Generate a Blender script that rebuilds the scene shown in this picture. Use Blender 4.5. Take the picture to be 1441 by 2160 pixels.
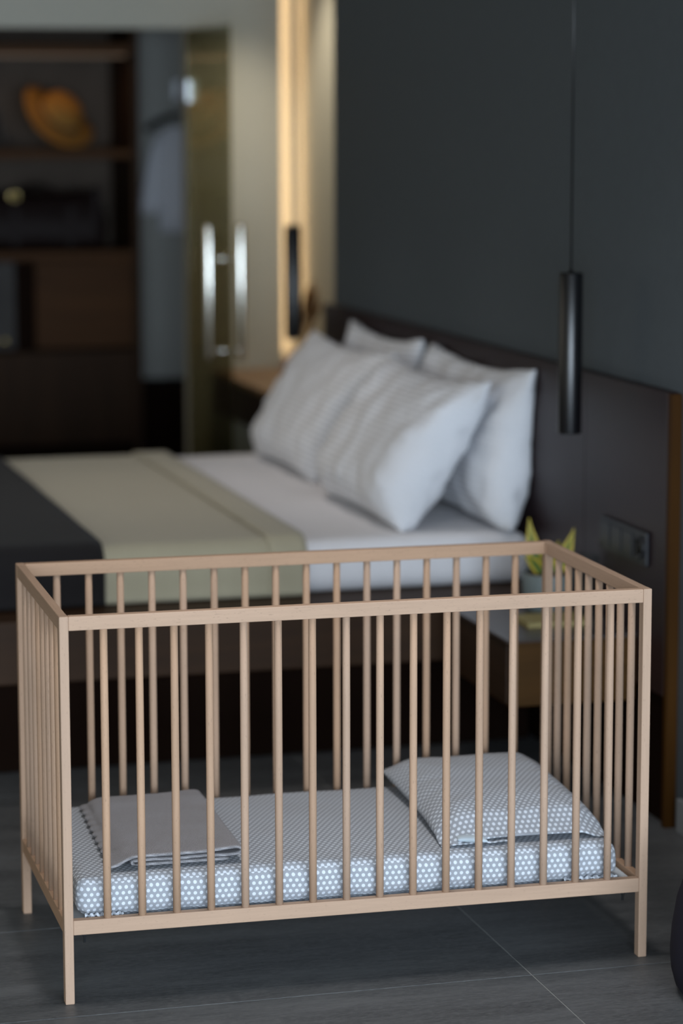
import bpy, bmesh, math, random
from mathutils import Vector, Matrix, noise

for o in list(bpy.data.objects):
    bpy.data.objects.remove(o, do_unlink=True)
S = bpy.context.scene
COL = S.collection
R = math.radians
random.seed(7)

# ------------------------------------------------------------------ camera
cam_d = bpy.data.cameras.new('camera')
cam = bpy.data.objects.new('camera', cam_d)
COL.objects.link(cam)
cam_d.sensor_fit = 'HORIZONTAL'
cam_d.sensor_width = 24.0
cam_d.lens = 5624.4 / 1441 * 24
cam_d.clip_start = 0.05
cam_d.clip_end = 60
YAW, PITCH, ROLL = 0.26927, -0.1488, -0.0017
fw = Vector((math.sin(YAW) * math.cos(PITCH), math.cos(YAW) * math.cos(PITCH), math.sin(PITCH)))
rt = Vector((math.cos(YAW), -math.sin(YAW), 0))
up = rt.cross(fw)
rt2 = rt * math.cos(ROLL) + up * math.sin(ROLL)
up2 = -rt * math.sin(ROLL) + up * math.cos(ROLL)
m = Matrix((rt2, up2, -fw)).transposed().to_4x4()
m.translation = Vector((-0.831, -5.092, 1.7662))
cam.matrix_world = m
cam_d.dof.use_dof = True
cam_d.dof.focus_distance = 5.40
cam_d.dof.aperture_fstop = 1.65
S.camera = cam

# ------------------------------------------------------------------ world, lights, exposure
w = bpy.data.worlds.new('world')
S.world = w
w.use_nodes = True
w.node_tree.nodes['Background'].inputs[0].default_value = (0.55, 0.68, 0.9, 1)
w.node_tree.nodes['Background'].inputs[1].default_value = 1.0
S.view_settings.view_transform = 'Standard'
S.view_settings.look = 'None'
S.view_settings.exposure = 0.0
S.view_settings.gamma = 1.0
S.view_settings.use_curve_mapping = False
S.cycles.use_denoising = True
S.cycles.max_bounces = 8


def area(name, loc, rot, sx, sy, power, color):
    d = bpy.data.lights.new(name, 'AREA')
    d.shape = 'RECTANGLE'
    d.size, d.size_y, d.energy, d.color = sx, sy, power, color
    o = bpy.data.objects.new(name, d)
    o.location, o.rotation_euler = loc, rot
    COL.objects.link(o)
    return o


# daylight through the terrace opening behind the camera
area('terrace_daylight', (0.3, -6.55, 1.30), (R(58), 0, 0), 5.8, 2.4, 690, (0.74, 0.87, 1.0))
# softer fill light added at the left wall, beside the foot of the bed
area('left_fill_light', (-3.45, 3.3, 1.35), (R(84), 0, R(-90)), 3.2, 2.1, 20, (1.0, 0.90, 0.74))

# ------------------------------------------------------------------ helpers


def link(o, parent=None):
    COL.objects.link(o)
    if parent:
        o.parent = parent
    return o


def tag(o, label=None, cat=None, group=None, kind=None):
    if label: o['label'] = label
    if cat: o['category'] = cat
    if group: o['group'] = group
    if kind: o['kind'] = kind
    return o


def empty(name, loc, rz=0.0):
    o = bpy.data.objects.new(name, None)
    o.location = loc
    o.rotation_euler = (0, 0, rz)
    o.empty_display_size = 0.1
    return link(o)


def make(name, bm, mat, parent=None, smooth=False, loc=None, rot=None):
    me = bpy.data.meshes.new(name)
    bmesh.ops.recalc_face_normals(bm, faces=bm.faces)
    bm.to_mesh(me)
    bm.free()
    if smooth:
        me.shade_smooth()
    me.materials.append(mat)
    o = bpy.data.objects.new(name, me)
    if loc is not None: o.location = loc
    if rot is not None: o.rotation_euler = rot
    return link(o, parent)


def bx(bm, a, b, bev=0.0, seg=2):
    """box from corner a to corner b with optional bevel, added to bm"""
    t = bmesh.new()
    bmesh.ops.create_cube(t, size=1)
    for v in t.verts:
        v.co = Vector([(a[i] + b[i]) / 2 + v.co[i] * (b[i] - a[i]) for i in range(3)])
    if bev > 0:
        bmesh.ops.bevel(t, geom=t.edges[:], offset=bev, segments=seg, affect='EDGES', profile=0.5)
    me = bpy.data.meshes.new('tmp')
    t.to_mesh(me)
    t.free()
    bm.from_mesh(me)
    bpy.data.meshes.remove(me)
    return bm


def box(name, a, b, mat, parent=None, bev=0.0, smooth=False):
    return make(name, bx(bmesh.new(), a, b, bev), mat, parent, smooth)


def lathe(bm, prof, seg=32, center=(0, 0), cap=True):
    """profile of (radius, z) turned about the z axis"""
    rings = []
    for r, z in prof:
        if r < 1e-6:
            rings.append([bm.verts.new((center[0], center[1], z))])
        else:
            rings.append([bm.verts.new((center[0] + r * math.cos(2 * math.pi * k / seg),
                                        center[1] + r * math.sin(2 * math.pi * k / seg), z)) for k in range(seg)])
    for p, q in zip(rings, rings[1:]):
        for k in range(seg):
            l = (k + 1) % seg
            if len(p) == 1 and len(q) == 1: continue
            if len(p) == 1: bm.faces.new((p[0], q[k], q[l]))
            elif len(q) == 1: bm.faces.new((p[k], p[l], q[0]))
            else: bm.faces.new((p[k], p[l], q[l], q[k]))
    if cap:
        for rg in (rings[0], rings[-1]):
            if len(rg) > 2: bm.faces.new(rg)
    return bm


def tube(bm, pts, r, seg=10):
    """tube of radius r (number or list) along points"""
    pts = [Vector(p) for p in pts]
    rad = r if isinstance(r, (list, tuple)) else [r] * len(pts)
    prev, up_ = None, None
    for i, p in enumerate(pts):
        d = (pts[min(i + 1, len(pts) - 1)] - pts[max(i - 1, 0)]).normalized()
        if up_ is None:
            up_ = d.orthogonal().normalized()
        up_ = (up_ - d * up_.dot(d)).normalized()
        s = d.cross(up_)
        ring = [bm.verts.new(p + (up_ * math.cos(2 * math.pi * k / seg) + s * math.sin(2 * math.pi * k / seg)) * rad[i]) for k in range(seg)]
        if prev:
            for k in range(seg):
                l = (k + 1) % seg
                bm.faces.new((prev[k], prev[l], ring[l], ring[k]))
        else:
            bm.faces.new(ring[::-1])
        prev = ring
    bm.faces.new(prev)
    return bm


def rbox(hx, hy, hz, r, nx, ny, nz, nr=4):
    """soft box: closed grid with round edges, centred on the origin; returns bmesh"""
    def coords(h, n):
        inner = [-(h - r) + 2 * (h - r) * i / n for i in range(n + 1)]
        edge = [r * math.sin(math.pi / 4 * (k + 1) / nr) / math.sin(math.pi / 4) for k in range(nr)]
        return [-(h - r) - e for e in edge[::-1]] + inner + [(h - r) + e for e in edge]
    X, Y, Z = coords(hx, nx), coords(hy, ny), coords(hz, nz)
    h = (hx, hy, hz)
    bm = bmesh.new()
    cache = {}

    def vert(i, j, k):
        key = (i, j, k)
        if key not in cache:
            p = Vector((X[i], Y[j], Z[k]))
            q = Vector([max(-(h[a] - r), min(h[a] - r, p[a])) for a in range(3)])
            d = p - q
            cache[key] = bm.verts.new(q + (d.normalized() * r if d.length > 1e-9 else d))
        return cache[key]
    A, B, Cc = len(X) - 1, len(Y) - 1, len(Z) - 1
    for i in range(A):
        for j in range(B):
            for k in (0, Cc):
                bm.faces.new((vert(i, j, k), vert(i + 1, j, k), vert(i + 1, j + 1, k), vert(i, j + 1, k)))
    for i in range(A):
        for k in range(Cc):
            for j in (0, B):
                bm.faces.new((vert(i, j, k), vert(i + 1, j, k), vert(i + 1, j, k + 1), vert(i, j, k + 1)))
    for j in range(B):
        for k in range(Cc):
            for i in (0, A):
                bm.faces.new((vert(i, j, k), vert(i, j + 1, k), vert(i, j + 1, k + 1), vert(i, j, k + 1)))
    return bm


def nz(p, s, off=0.0):
    return noise.noise(Vector((p[0] * s + off, p[1] * s + off * 1.7, p[2] * s - off)))


# ------------------------------------------------------------------ materials
def srgb(r, g, b):
    f = lambda c: (c / 255 / 12.92) if c / 255 <= 0.04045 else ((c / 255 + 0.055) / 1.055) ** 2.4
    return (f(r), f(g), f(b), 1)


class NT:
    def __init__(s, name):
        s.m = bpy.data.materials.new(name)
        s.m.use_nodes = True
        s.t = s.m.node_tree
        s.b = s.t.nodes['Principled BSDF']

    def n(s, typ, **kw):
        nd = s.t.nodes.new(typ)
        for k, v in kw.items():
            if k.startswith('i_'):
                nd.inputs[k[2:].replace('_', ' ')].default_value = v
            else:
                setattr(nd, k, v)
        return nd

    def l(s, a, b):
        s.t.links.new(a, b)

    def math(s, op, a, b=None):
        nd = s.n('ShaderNodeMath', operation=op)
        for i, v in enumerate((a, b)):
            if v is None: continue
            if isinstance(v, (int, float)): nd.inputs[i].default_value = v
            else: s.l(v, nd.inputs[i])
        return nd.outputs[0]

    def mix(s, fac, c1, c2):
        nd = s.n('ShaderNodeMix', data_type='RGBA')
        for sock, v in ((nd.inputs[0], fac), (nd.inputs[6], c1), (nd.inputs[7], c2)):
            if isinstance(v, (int, float)): sock.default_value = v
            elif isinstance(v, tuple): sock.default_value = v
            else: s.l(v, sock)
        return nd.outputs[2]

    def coord(s, kind='Object', scale=(1, 1, 1)):
        tc = s.n('ShaderNodeTexCoord')
        mp = s.n('ShaderNodeMapping')
        mp.inputs['Scale'].default_value = scale
        s.l(tc.outputs[kind], mp.inputs[0])
        return mp.outputs[0]

    def noise(s, vec, scale=5, detail=4, rough=0.55):
        nd = s.n('ShaderNodeTexNoise')
        nd.inputs['Scale'].default_value = scale
        nd.inputs['Detail'].default_value = detail
        nd.inputs['Roughness'].default_value = rough
        s.l(vec, nd.inputs['Vector'])
        return nd.outputs['Fac']

    def ramp(s, fac, p0, p1, c0=(0, 0, 0, 1), c1=(1, 1, 1, 1)):
        nd = s.n('ShaderNodeValToRGB')
        e = nd.color_ramp.elements
        e[0].position, e[1].position = p0, p1
        e[0].color, e[1].color = c0, c1
        s.l(fac, nd.inputs[0])
        return nd.outputs[0]

    def bump(s, h, strength=0.2, dist=0.002):
        nd = s.n('ShaderNodeBump')
        nd.inputs['Strength'].default_value = strength
        nd.inputs['Distance'].default_value = dist
        s.l(h, nd.inputs['Height'])
        s.l(nd.outputs[0], s.b.inputs['Normal'])

    def base(s, c):
        if isinstance(c, tuple): s.b.inputs['Base Color'].default_value = c
        else: s.l(c, s.b.inputs['Base Color'])

    def pr(s, rough=0.5, spec=0.5, metal=0.0):
        s.b.inputs['Roughness'].default_value = rough
        s.b.inputs['Specular IOR Level'].default_value = spec
        s.b.inputs['Metallic'].default_value = metal


def dark(c, k):
    return (c[0] * k, c[1] * k, c[2] * k, 1)


def wood(name, c, axis, var=0.75, rough=0.45, spec=0.4, fine=60, rnd=0.0, freck=False):
    """grain stretched along one axis of the thing"""
    t = NT(name)
    sc = [1, 1, 1]
    sc[axis] = 0.06
    v = t.coord('Object', tuple(sc))
    oi = t.n('ShaderNodeObjectInfo')
    add = t.n('ShaderNodeVectorMath', operation='ADD')
    t.l(v, add.inputs[0])
    comb = t.n('ShaderNodeCombineXYZ')
    rr = t.math('MULTIPLY', oi.outputs['Random'], 31.0)
    for i in range(3): t.l(rr, comb.inputs[i])
    t.l(comb.outputs[0], add.inputs[1])
    f1 = t.noise(add.outputs[0], fine * 0.5, 3)
    f2 = t.noise(add.outputs[0], fine * 4, 2)
    fac = t.math('ADD', t.math('MULTIPLY', f1, 0.65), t.math('MULTIPLY', f2, 0.35))
    col = t.ramp(fac, 0.32, 0.68, dark(c, var), c)
    if freck:
        fv = [1, 1, 1]
        fv[axis] = 0.18
        vv = t.coord('Object', tuple(fv))
        a2 = t.n('ShaderNodeVectorMath', operation='ADD')
        t.l(vv, a2.inputs[0]); t.l(comb.outputs[0], a2.inputs[1])
        fl = t.noise(a2.outputs[0], 520, 1)
        col = t.mix(t.ramp(fl, 0.66, 0.74), col, dark(c, 0.74))
    if rnd:
        hsv = t.n('ShaderNodeHueSaturation')
        t.l(col, hsv.inputs['Color'])
        r2 = t.math('FRACT', t.math('MULTIPLY', oi.outputs['Random'], 7.31))
        t.l(t.math('ADD', t.math('MULTIPLY', oi.outputs['Random'], rnd), 1 - rnd / 2), hsv.inputs['Value'])
        t.l(t.math('ADD', t.math('MULTIPLY', r2, 0.16), 0.92), hsv.inputs['Saturation'])
        col = hsv.outputs[0]
    t.base(col)
    t.pr(rough, spec)
    t.bump(fac, 0.15, 0.001)
    return t.m


def plain(name, c, rough=0.5, spec=0.5, metal=0.0, nscale=0, var=0.85, bump=0.0):
    t = NT(name)
    t.pr(rough, spec, metal)
    if nscale:
        v = t.coord('Object')
        f = t.noise(v, nscale, 4)
        t.base(t.ramp(f, 0.35, 0.65, dark(c, var), c))
        if bump: t.bump(f, bump, 0.002)
    else:
        t.base(c)
    return t.m


def fabric(name, c, wave=900, var=0.9, rough=0.9, bump=0.25, sheen=0.2):
    t = NT(name)
    v = t.coord('Object')
    f = t.noise(v, wave, 2)
    g = t.noise(v, 9, 3)
    t.base(t.mix(g, dark(c, var), c))
    t.pr(rough, 0.2)
    t.b.inputs['Sheen Weight'].default_value = sheen
    t.bump(f, bump, 0.001)
    return t.m


BEECH = (0.455, 0.300, 0.205, 1)
M = {}
for i, ax in enumerate('xyz'):
    M['beech_' + ax] = wood('beech_' + ax, BEECH, i, 0.87, 0.68, 0.15, 55, 0.10, True)
M['bed_wood'] = wood('walnut_x', (0.046, 0.021, 0.008, 1), 0, 0.55, 0.55, 0.18, 14)
M['bed_wood_y'] = wood('walnut_y', (0.040, 0.020, 0.010, 1), 1, 0.6, 0.5, 0.25, 12)
M['end_wood'] = wood('oak_z', (0.058, 0.022, 0.002, 1), 2, 0.5, 0.6, 0.10, 14)
M['robe_wood'] = wood('cabinet_wood_x', (0.085, 0.036, 0.012, 1), 0, 0.5, 0.6, 0.12, 10)
M['robe_wood_z'] = wood('cabinet_wood_z', (0.045, 0.022, 0.010, 1), 2, 0.55, 0.6, 0.12, 10)
M['headboard'] = wood('headboard_veneer', (0.022, 0.0095, 0.011, 1), 1, 0.7, 0.40, 0.32, 8)
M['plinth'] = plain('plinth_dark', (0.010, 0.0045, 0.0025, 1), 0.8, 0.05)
M['panel'] = plain('slate_blue_paint', (0.072, 0.086, 0.098, 1), 0.6, 0.35, 0, 30, 0.93, 0.05)
M['wall'] = plain('cream_plaster', (0.43, 0.42, 0.365, 1), 0.85, 0.2, 0, 40, 0.96, 0.05)
M['wall_grey'] = plain('grey_plaster', (0.43, 0.43, 0.40, 1), 0.85, 0.2, 0, 40, 0.95, 0.05)
M['ceiling'] = plain('ceiling_paint', (0.22, 0.19, 0.155, 1), 0.85, 0.2, 0, 20, 0.95)
M['skirt'] = plain('grey_skirting', (0.22, 0.23, 0.24, 1), 0.5, 0.4)
M['black'] = plain('satin_black', (0.004, 0.004, 0.005, 1), 0.28, 0.5)
M['plastic'] = plain('anthracite_plastic', (0.013, 0.014, 0.018, 1), 0.38, 0.4)
M['socket_hole'] = plain('socket_recess', (0.004, 0.004, 0.004, 1), 0.5, 0.3)
M['chrome'] = plain('polished_steel', (0.85, 0.84, 0.78, 1), 0.16, 0.5, 1.0)
M['zinc'] = plain('zinc_hardware', (0.55, 0.58, 0.62, 1), 0.3, 0.5, 1.0)
M['brass'] = plain('brass', (0.85, 0.65, 0.28, 1), 0.22, 0.5, 1.0)
M['board'] = plain('white_base_board', (0.62, 0.66, 0.70, 1), 0.6, 0.3, 0, 30, 0.95)
M['sheet'] = fabric('white_sheet', (0.80, 0.78, 0.80, 1), 700, 0.96)
M['runner'] = fabric('sage_runner', (0.43, 0.385, 0.275, 1), 800, 0.93)
M['throw'] = fabric('charcoal_throw', (0.015, 0.013, 0.0135, 1), 600, 0.8, 0.95, 0.4, 0.05)
M['navy'] = fabric('navy_upholstery', (0.015, 0.0135, 0.023, 1), 500, 0.85, 0.95, 0.3, 0.0)
M['white_cloth'] = fabric('white_cotton', (0.84, 0.85, 0.90, 1), 600, 0.92)
M['pale_blue'] = fabric('pale_blue_cotton', (0.50, 0.58, 0.64, 1), 900, 0.95)
M['leather'] = plain('dark_leather', (0.012, 0.005, 0.004, 1), 0.6, 0.2, 0, 90, 0.6, 0.2)
M['felt'] = fabric('black_felt', (0.006, 0.006, 0.008, 1), 400, 0.8)
M['pot'] = plain('grey_green_glaze', (0.16, 0.19, 0.19, 1), 0.45, 0.5, 0, 60, 0.9)
M['soil'] = plain('potting_bark', (0.12, 0.06, 0.022, 1), 0.9, 0.2, 0, 120, 0.35, 0.8)
M['notebook'] = plain('olive_cover', (0.34, 0.28, 0.11, 1), 0.55, 0.35, 0, 60, 0.93)
M['paper'] = plain('paper_edge', (0.36, 0.30, 0.14, 1), 0.8, 0.2)
M['pink'] = plain('pink_glaze', (0.36, 0.20, 0.17, 1), 0.4, 0.5, 0, 40, 0.93)
M['reed'] = plain('dried_reed', (0.24, 0.13, 0.055, 1), 0.9, 0.2, 0, 200, 0.6)
M['charcoal_front'] = plain('charcoal_door', (0.060, 0.055, 0.052, 1), 0.6, 0.15, 0, 12, 0.85)


def m_tile():
    t = NT('slate_tile')
    oi = t.n('ShaderNodeObjectInfo')
    v = t.coord('Object', (0.35, 2.2, 1))
    add = t.n('ShaderNodeVectorMath', operation='ADD')
    comb = t.n('ShaderNodeCombineXYZ')
    rr = t.math('MULTIPLY', oi.outputs['Random'], 40.0)
    for i in range(3): t.l(rr, comb.inputs[i])
    t.l(v, add.inputs[0]); t.l(comb.outputs[0], add.inputs[1])
    f1 = t.noise(add.outputs[0], 3.5, 6, 0.62)
    f2 = t.noise(add.outputs[0], 45, 3, 0.6)
    v3 = t.coord('Object', (60, 380, 1))
    f3 = t.noise(v3, 1.0, 2)
    fac = t.math('ADD', t.math('MULTIPLY', f1, 0.6), t.math('MULTIPLY', f2, 0.4))
    c = t.ramp(fac, 0.36, 0.66, (0.055, 0.057, 0.061, 1), (0.130, 0.134, 0.138, 1))
    c = t.mix(t.ramp(f3, 0.45, 0.8), c, (0.15, 0.155, 0.155, 1))
    sp = t.noise(t.coord('Object'), 75, 1)
    c = t.mix(t.ramp(sp, 0.80, 0.83), c, (0.30, 0.27, 0.22, 1))
    t.base(c)
    t.pr(0.5, 0.45)
    t.bump(t.math('ADD', f2, f3), 0.2, 0.0006)
    return t.m


M['tile'] = m_tile()
M['grout'] = plain('light_grout', (0.42, 0.42, 0.40, 1), 0.9, 0.2, 0, 60, 0.8)


def dots_fac(t, x, y, a=0.0128, r=0.0036):
    """hexagonal dots on the plane (x, y) in metres; 1 inside a dot"""
    b = a * math.sqrt(3)
    ds = []
    for ox, oy in ((0, 0), (0.5, 0.5)):
        u = t.math('ADD', t.math('DIVIDE', x, a), ox + 100)
        v = t.math('ADD', t.math('DIVIDE', y, b), oy + 100)
        u = t.math('MULTIPLY', t.math('SUBTRACT', t.math('FRACT', u), 0.5), a)
        v = t.math('MULTIPLY', t.math('SUBTRACT', t.math('FRACT', v), 0.5), b)
        ds.append(t.math('SQRT', t.math('ADD', t.math('MULTIPLY', u, u), t.math('MULTIPLY', v, v))))
    d = t.math('MINIMUM', ds[0], ds[1])
    mr = t.n('ShaderNodeMapRange')
    mr.inputs['From Min'].default_value = r + 0.0005
    mr.inputs['From Max'].default_value = r - 0.0005
    t.l(d, mr.inputs['Value'])
    return mr.outputs[0]


GREY_COT, WHITE_COT = (0.30, 0.315, 0.345, 1), (0.60, 0.64, 0.70, 1)


def m_dots_box():
    t = NT('polka_dot_sheet')
    tc = t.n('ShaderNodeTexCoord')
    sx = t.n('ShaderNodeSeparateXYZ'); t.l(tc.outputs['Object'], sx.inputs[0])
    sn = t.n('ShaderNodeSeparateXYZ'); t.l(tc.outputs['Normal'], sn.inputs[0])
    ax, ay, az = [t.math('ABSOLUTE', sn.outputs[i]) for i in range(3)]
    top = dots_fac(t, sx.outputs[0], sx.outputs[1])
    front = dots_fac(t, sx.outputs[0], sx.outputs[2])
    side = dots_fac(t, sx.outputs[1], sx.outputs[2])
    isx = t.math('MULTIPLY', t.math('GREATER_THAN', ax, ay), t.math('GREATER_THAN', ax, az))
    isy = t.math('MULTIPLY', t.math('GREATER_THAN', ay, ax), t.math('GREATER_THAN', ay, az))
    f = t.math('ADD', t.math('MULTIPLY', isx, side),
               t.math('ADD', t.math('MULTIPLY', isy, front),
                      t.math('MULTIPLY', t.math('SUBTRACT', 1.0, t.math('ADD', isx, isy)), top)))
    t.base(t.mix(f, GREY_COT, WHITE_COT))
    t.pr(0.9, 0.15)
    t.bump(t.noise(t.coord('Object'), 900, 2), 0.2, 0.0006)
    return t.m


def m_dots_uv():
    t = NT('polka_dot_pillowcase')
    tc = t.n('ShaderNodeTexCoord')
    s = t.n('ShaderNodeSeparateXYZ'); t.l(tc.outputs['UV'], s.inputs[0])
    t.base(t.mix(dots_fac(t, s.outputs[0], s.outputs[1]), GREY_COT, WHITE_COT))
    t.pr(0.9, 0.15)
    t.bump(t.noise(t.coord('Object'), 900, 2), 0.2, 0.0006)
    return t.m


def m_satin():
    t = NT('satin_stripe_cotton')
    tc = t.n('ShaderNodeTexCoord')
    s = t.n('ShaderNodeSeparateXYZ'); t.l(tc.outputs['UV'], s.inputs[0])
    wv = t.math('SINE', t.math('MULTIPLY', s.outputs[1], 2 * math.pi / 0.0175))
    f = t.ramp(t.math('ADD', t.math('MULTIPLY', wv, 0.5), 0.5), 0.4, 0.6)
    t.base(t.mix(f, (0.66, 0.665, 0.70, 1), (0.82, 0.825, 0.86, 1)))
    t.pr(0.75, 0.25)
    t.b.inputs['Sheen Weight'].default_value = 0.2
    wr = t.noise(t.coord('Object', (1, 1, 1)), 11, 3)
    t.bump(t.math('ADD', t.math('MULTIPLY', wr, 3.0), t.math('MULTIPLY', wv, 0.10)), 0.5, 0.008)
    return t.m


def m_knit():
    t = NT('grey_knit')
    tc = t.n('ShaderNodeTexCoord')
    s = t.n('ShaderNodeSeparateXYZ'); t.l(tc.outputs['UV'], s.inputs[0])
    a = t.math('SINE', t.math('MULTIPLY', t.math('ADD', s.outputs[0], s.outputs[1]), 2 * math.pi / 0.0042))
    b = t.math('SINE', t.math('MULTIPLY', t.math('SUBTRACT', s.outputs[0], t.math('MULTIPLY', s.outputs[1], 0.6)), 2 * math.pi / 0.0050))
    h = t.math('MULTIPLY', a, b)
    f = t.math('ADD', t.math('MULTIPLY', h, 0.5), 0.5)
    g = t.noise(t.coord('Object'), 350, 2)
    f = t.math('ADD', t.math('MULTIPLY', f, 0.6), t.math('MULTIPLY', g, 0.4))
    t.base(t.ramp(f, 0.25, 0.75, (0.21, 0.203, 0.212, 1), (0.41, 0.40, 0.42, 1)))
    t.pr(0.95, 0.1)
    t.bump(f, 0.8, 0.002)
    return t.m


def m_glass(name, tint, rough=0.0):
    t = NT(name)
    out = t.t.nodes['Material Output']
    tr = t.n('ShaderNodeBsdfTransparent'); tr.inputs[0].default_value = tint
    gl = t.n('ShaderNodeBsdfGlossy'); gl.inputs['Roughness'].default_value = rough
    lw = t.n('ShaderNodeLayerWeight'); lw.inputs['Blend'].default_value = 0.5
    fac = t.math('ADD', t.math('MULTIPLY', t.math('POWER', lw.outputs['Facing'], 5.0), 0.96), 0.04)
    mx = t.n('ShaderNodeMixShader')
    t.l(fac, mx.inputs[0]); t.l(tr.outputs[0], mx.inputs[1]); t.l(gl.outputs[0], mx.inputs[2])
    t.l(mx.outputs[0], out.inputs['Surface'])
    return t.m


def m_leaf():
    t = NT('variegated_leaf')
    tc = t.n('ShaderNodeTexCoord')
    s = t.n('ShaderNodeSeparateXYZ'); t.l(tc.outputs['UV'], s.inputs[0])
    e = t.math('ABSOLUTE', t.math('SUBTRACT', s.outputs[0], 0.5))
    e = t.math('ADD', e, t.math('MULTIPLY', s.outputs[1], 0.22))
    t.base(t.ramp(e, 0.24, 0.42, (0.05, 0.12, 0.03, 1), (0.52, 0.40, 0.05, 1)))
    t.pr(0.45, 0.4)
    return t.m


def m_straw():
    t = NT('straw')
    v = t.coord('Object')
    wv = t.n('ShaderNodeTexWave', wave_type='RINGS', rings_direction='Z')
    wv.inputs['Scale'].default_value = 40
    wv.inputs['Distortion'].default_value = 1.5
    t.l(v, wv.inputs['Vector'])
    t.base(t.mix(wv.outputs['Fac'], (0.22, 0.095, 0.018, 1), (0.34, 0.165, 0.036, 1)))
    t.pr(0.8, 0.2)
    t.bump(wv.outputs['Fac'], 0.5, 0.003)
    return t.m


def m_emit(name, c, strength):
    t = NT(name)
    t.base((0.08, 0.05, 0.03, 1))
    t.b.inputs['Emission Color'].default_value = c
    t.b.inputs['Emission Strength'].default_value = strength
    return t.m


M['dots'] = m_dots_box()
M['dots_uv'] = m_dots_uv()
M['satin'] = m_satin()
M['knit'] = m_knit()
M['tint_glass'] = m_glass('bronze_tinted_glass', (0.66, 0.65, 0.53, 1))
M['clear_glass'] = m_glass('clear_glass', (0.93, 0.95, 0.95, 1))
M['leaf'] = m_leaf()
M['straw'] = m_straw()
M['warm_led'] = m_emit('warm_led', (1.0, 0.68, 0.34, 1), 1.2)


def struct(o):
    o['kind'] = 'structure'
    return o


# ------------------------------------------------------------------ the setting
XW, XA = 1.69, 1.93          # face of the slate blue partition, face of the alcove wall behind it
YB, ZC = 5.5, 2.70           # back wall face, ceiling
floor = struct(box('floor', (-3.6, -6.7, -0.10), (3.4, 7.2, -0.0012), M['grout']))
tile_me = None
TX, TY, X0, Y0 = 1.2, 0.585, 0.962, -0.073
for i in range(-4, 3):
    for j in range(-12, 13):
        x0, y0 = X0 + i * TX, Y0 + j * TY
        if x0 + TX < -3.6 or x0 > 3.3 or y0 < -6.8 or y0 > 7.1: continue
        if tile_me is None:
            o = box('tile', (-TX / 2 + 0.0013, -TY / 2 + 0.0013, -0.009), (TX / 2 - 0.0013, TY / 2 - 0.0013, 0), M['tile'], floor, 0.0006)
            tile_me = o.data
        else:
            o = link(bpy.data.objects.new('tile', tile_me), floor)
        o.location = (x0 + TX / 2, y0 + TY / 2, 0)

struct(box('ceiling', (-3.6, -6.7, ZC), (3.4, 7.2, ZC + 0.1), M['ceiling']))
struct(box('wall_right', (XW, -1.4, 0), (XA, 4.134, ZC), M['panel']))
struct(box('wall_alcove', (XA, -1.4, 0), (XA + 0.12, YB + 0.0395, ZC), M['wall']))
M['wall_warm'] = plain('warm_plaster', (0.70, 0.60, 0.45, 1), 0.85, 0.2, 0, 40, 0.96, 0.05)
struct(box('wall_left', (-3.6, -6.7, 0), (-3.5, 7.2, ZC), M['wall_warm']))
b = bmesh.new()
bx(b, (-3.5, YB, 0), (0.25, YB + 0.1, ZC))
bx(b, (0.25, YB, 2.098), (1.455, YB + 0.1, ZC))
SX = 1.838                    # edge of the lit corner slot
bx(b, (1.455, YB, 0), (SX, YB + 0.1, ZC))
bx(b, (SX, YB, 0), (XA + 0.12, YB + 0.1, 0.77))
bx(b, (SX, YB + 0.040, 0.77), (XA + 0.12, YB + 0.1, ZC))
struct(make('wall_back', b, M['wall']))
struct(box('wall_far_right', (3.3, -6.6, 0), (3.4, -1.3, ZC), M['wall']))
struct(box('wall_return', (XA + 0.12, -1.4, 0), (3.3, -1.3, ZC), M['wall']))
struct(box('wall_closet_back', (-0.5, 7.05, 0), (2.2, 7.15, ZC), M['wall_grey']))
struct(box('wall_closet_right', (2.1, YB + 0.1, 0), (2.2, 7.05, ZC), M['wall_grey']))
struct(box('wall_closet_left', (-0.5, YB + 0.1, 0), (-0.4, 7.05, ZC), M['wall_grey']))
# wall behind the photographer with the wide terrace opening
b = bmesh.new()
bx(b, (-3.5, -6.7, 0), (-3.4, -6.6, ZC))
bx(b, (-3.4, -6.7, 2.45), (3.2, -6.6, ZC))
bx(b, (-3.4, -6.7, 0), (3.2, -6.6, 0.06))
bx(b, (3.2, -6.7, 0), (3.4, -6.6, ZC))
struct(make('wall_front', b, M['wall']))
struct(box('baseboard_right', (XW - 0.014, -1.39, 0), (XW, 0.88, 0.085), M['skirt'], None, 0.002))

# glass door standing open at right angles to the back wall
dr = tag(empty('door_1', (1.452, YB - 0.01, 0)), 'tinted glass door standing open in the doorway with steel pull bars', 'door', kind='structure')
XD = 0.0
box('glass_panel', (-0.006, -0.745, 0.012), (0.006, -0.005, 2.092), M['tint_glass'], dr, 0.001)
for s in (-1, 1):
    b = bmesh.new()
    lathe(b, [(0.0, 0.83), (0.0145, 0.832), (0.016, 0.84), (0.016, 1.338), (0.0145, 1.346), (0.0, 1.348)], 24, (s * 0.062, -0.645))
    h = make('pull_handle', b, M['chrome'], dr, True)
for z in (0.865, 1.215):
    b = bmesh.new()
    tube(b, [(-0.062, -0.645, z), (0.062, -0.645, z)], 0.010, 12)
    make('standoff', b, M['chrome'], dr, True)
for z in (0.25, 1.85):
    box('hinge', (-0.016, -0.055, z - 0.045), (0.016, -0.002, z + 0.045), M['zinc'], dr, 0.003)

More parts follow.
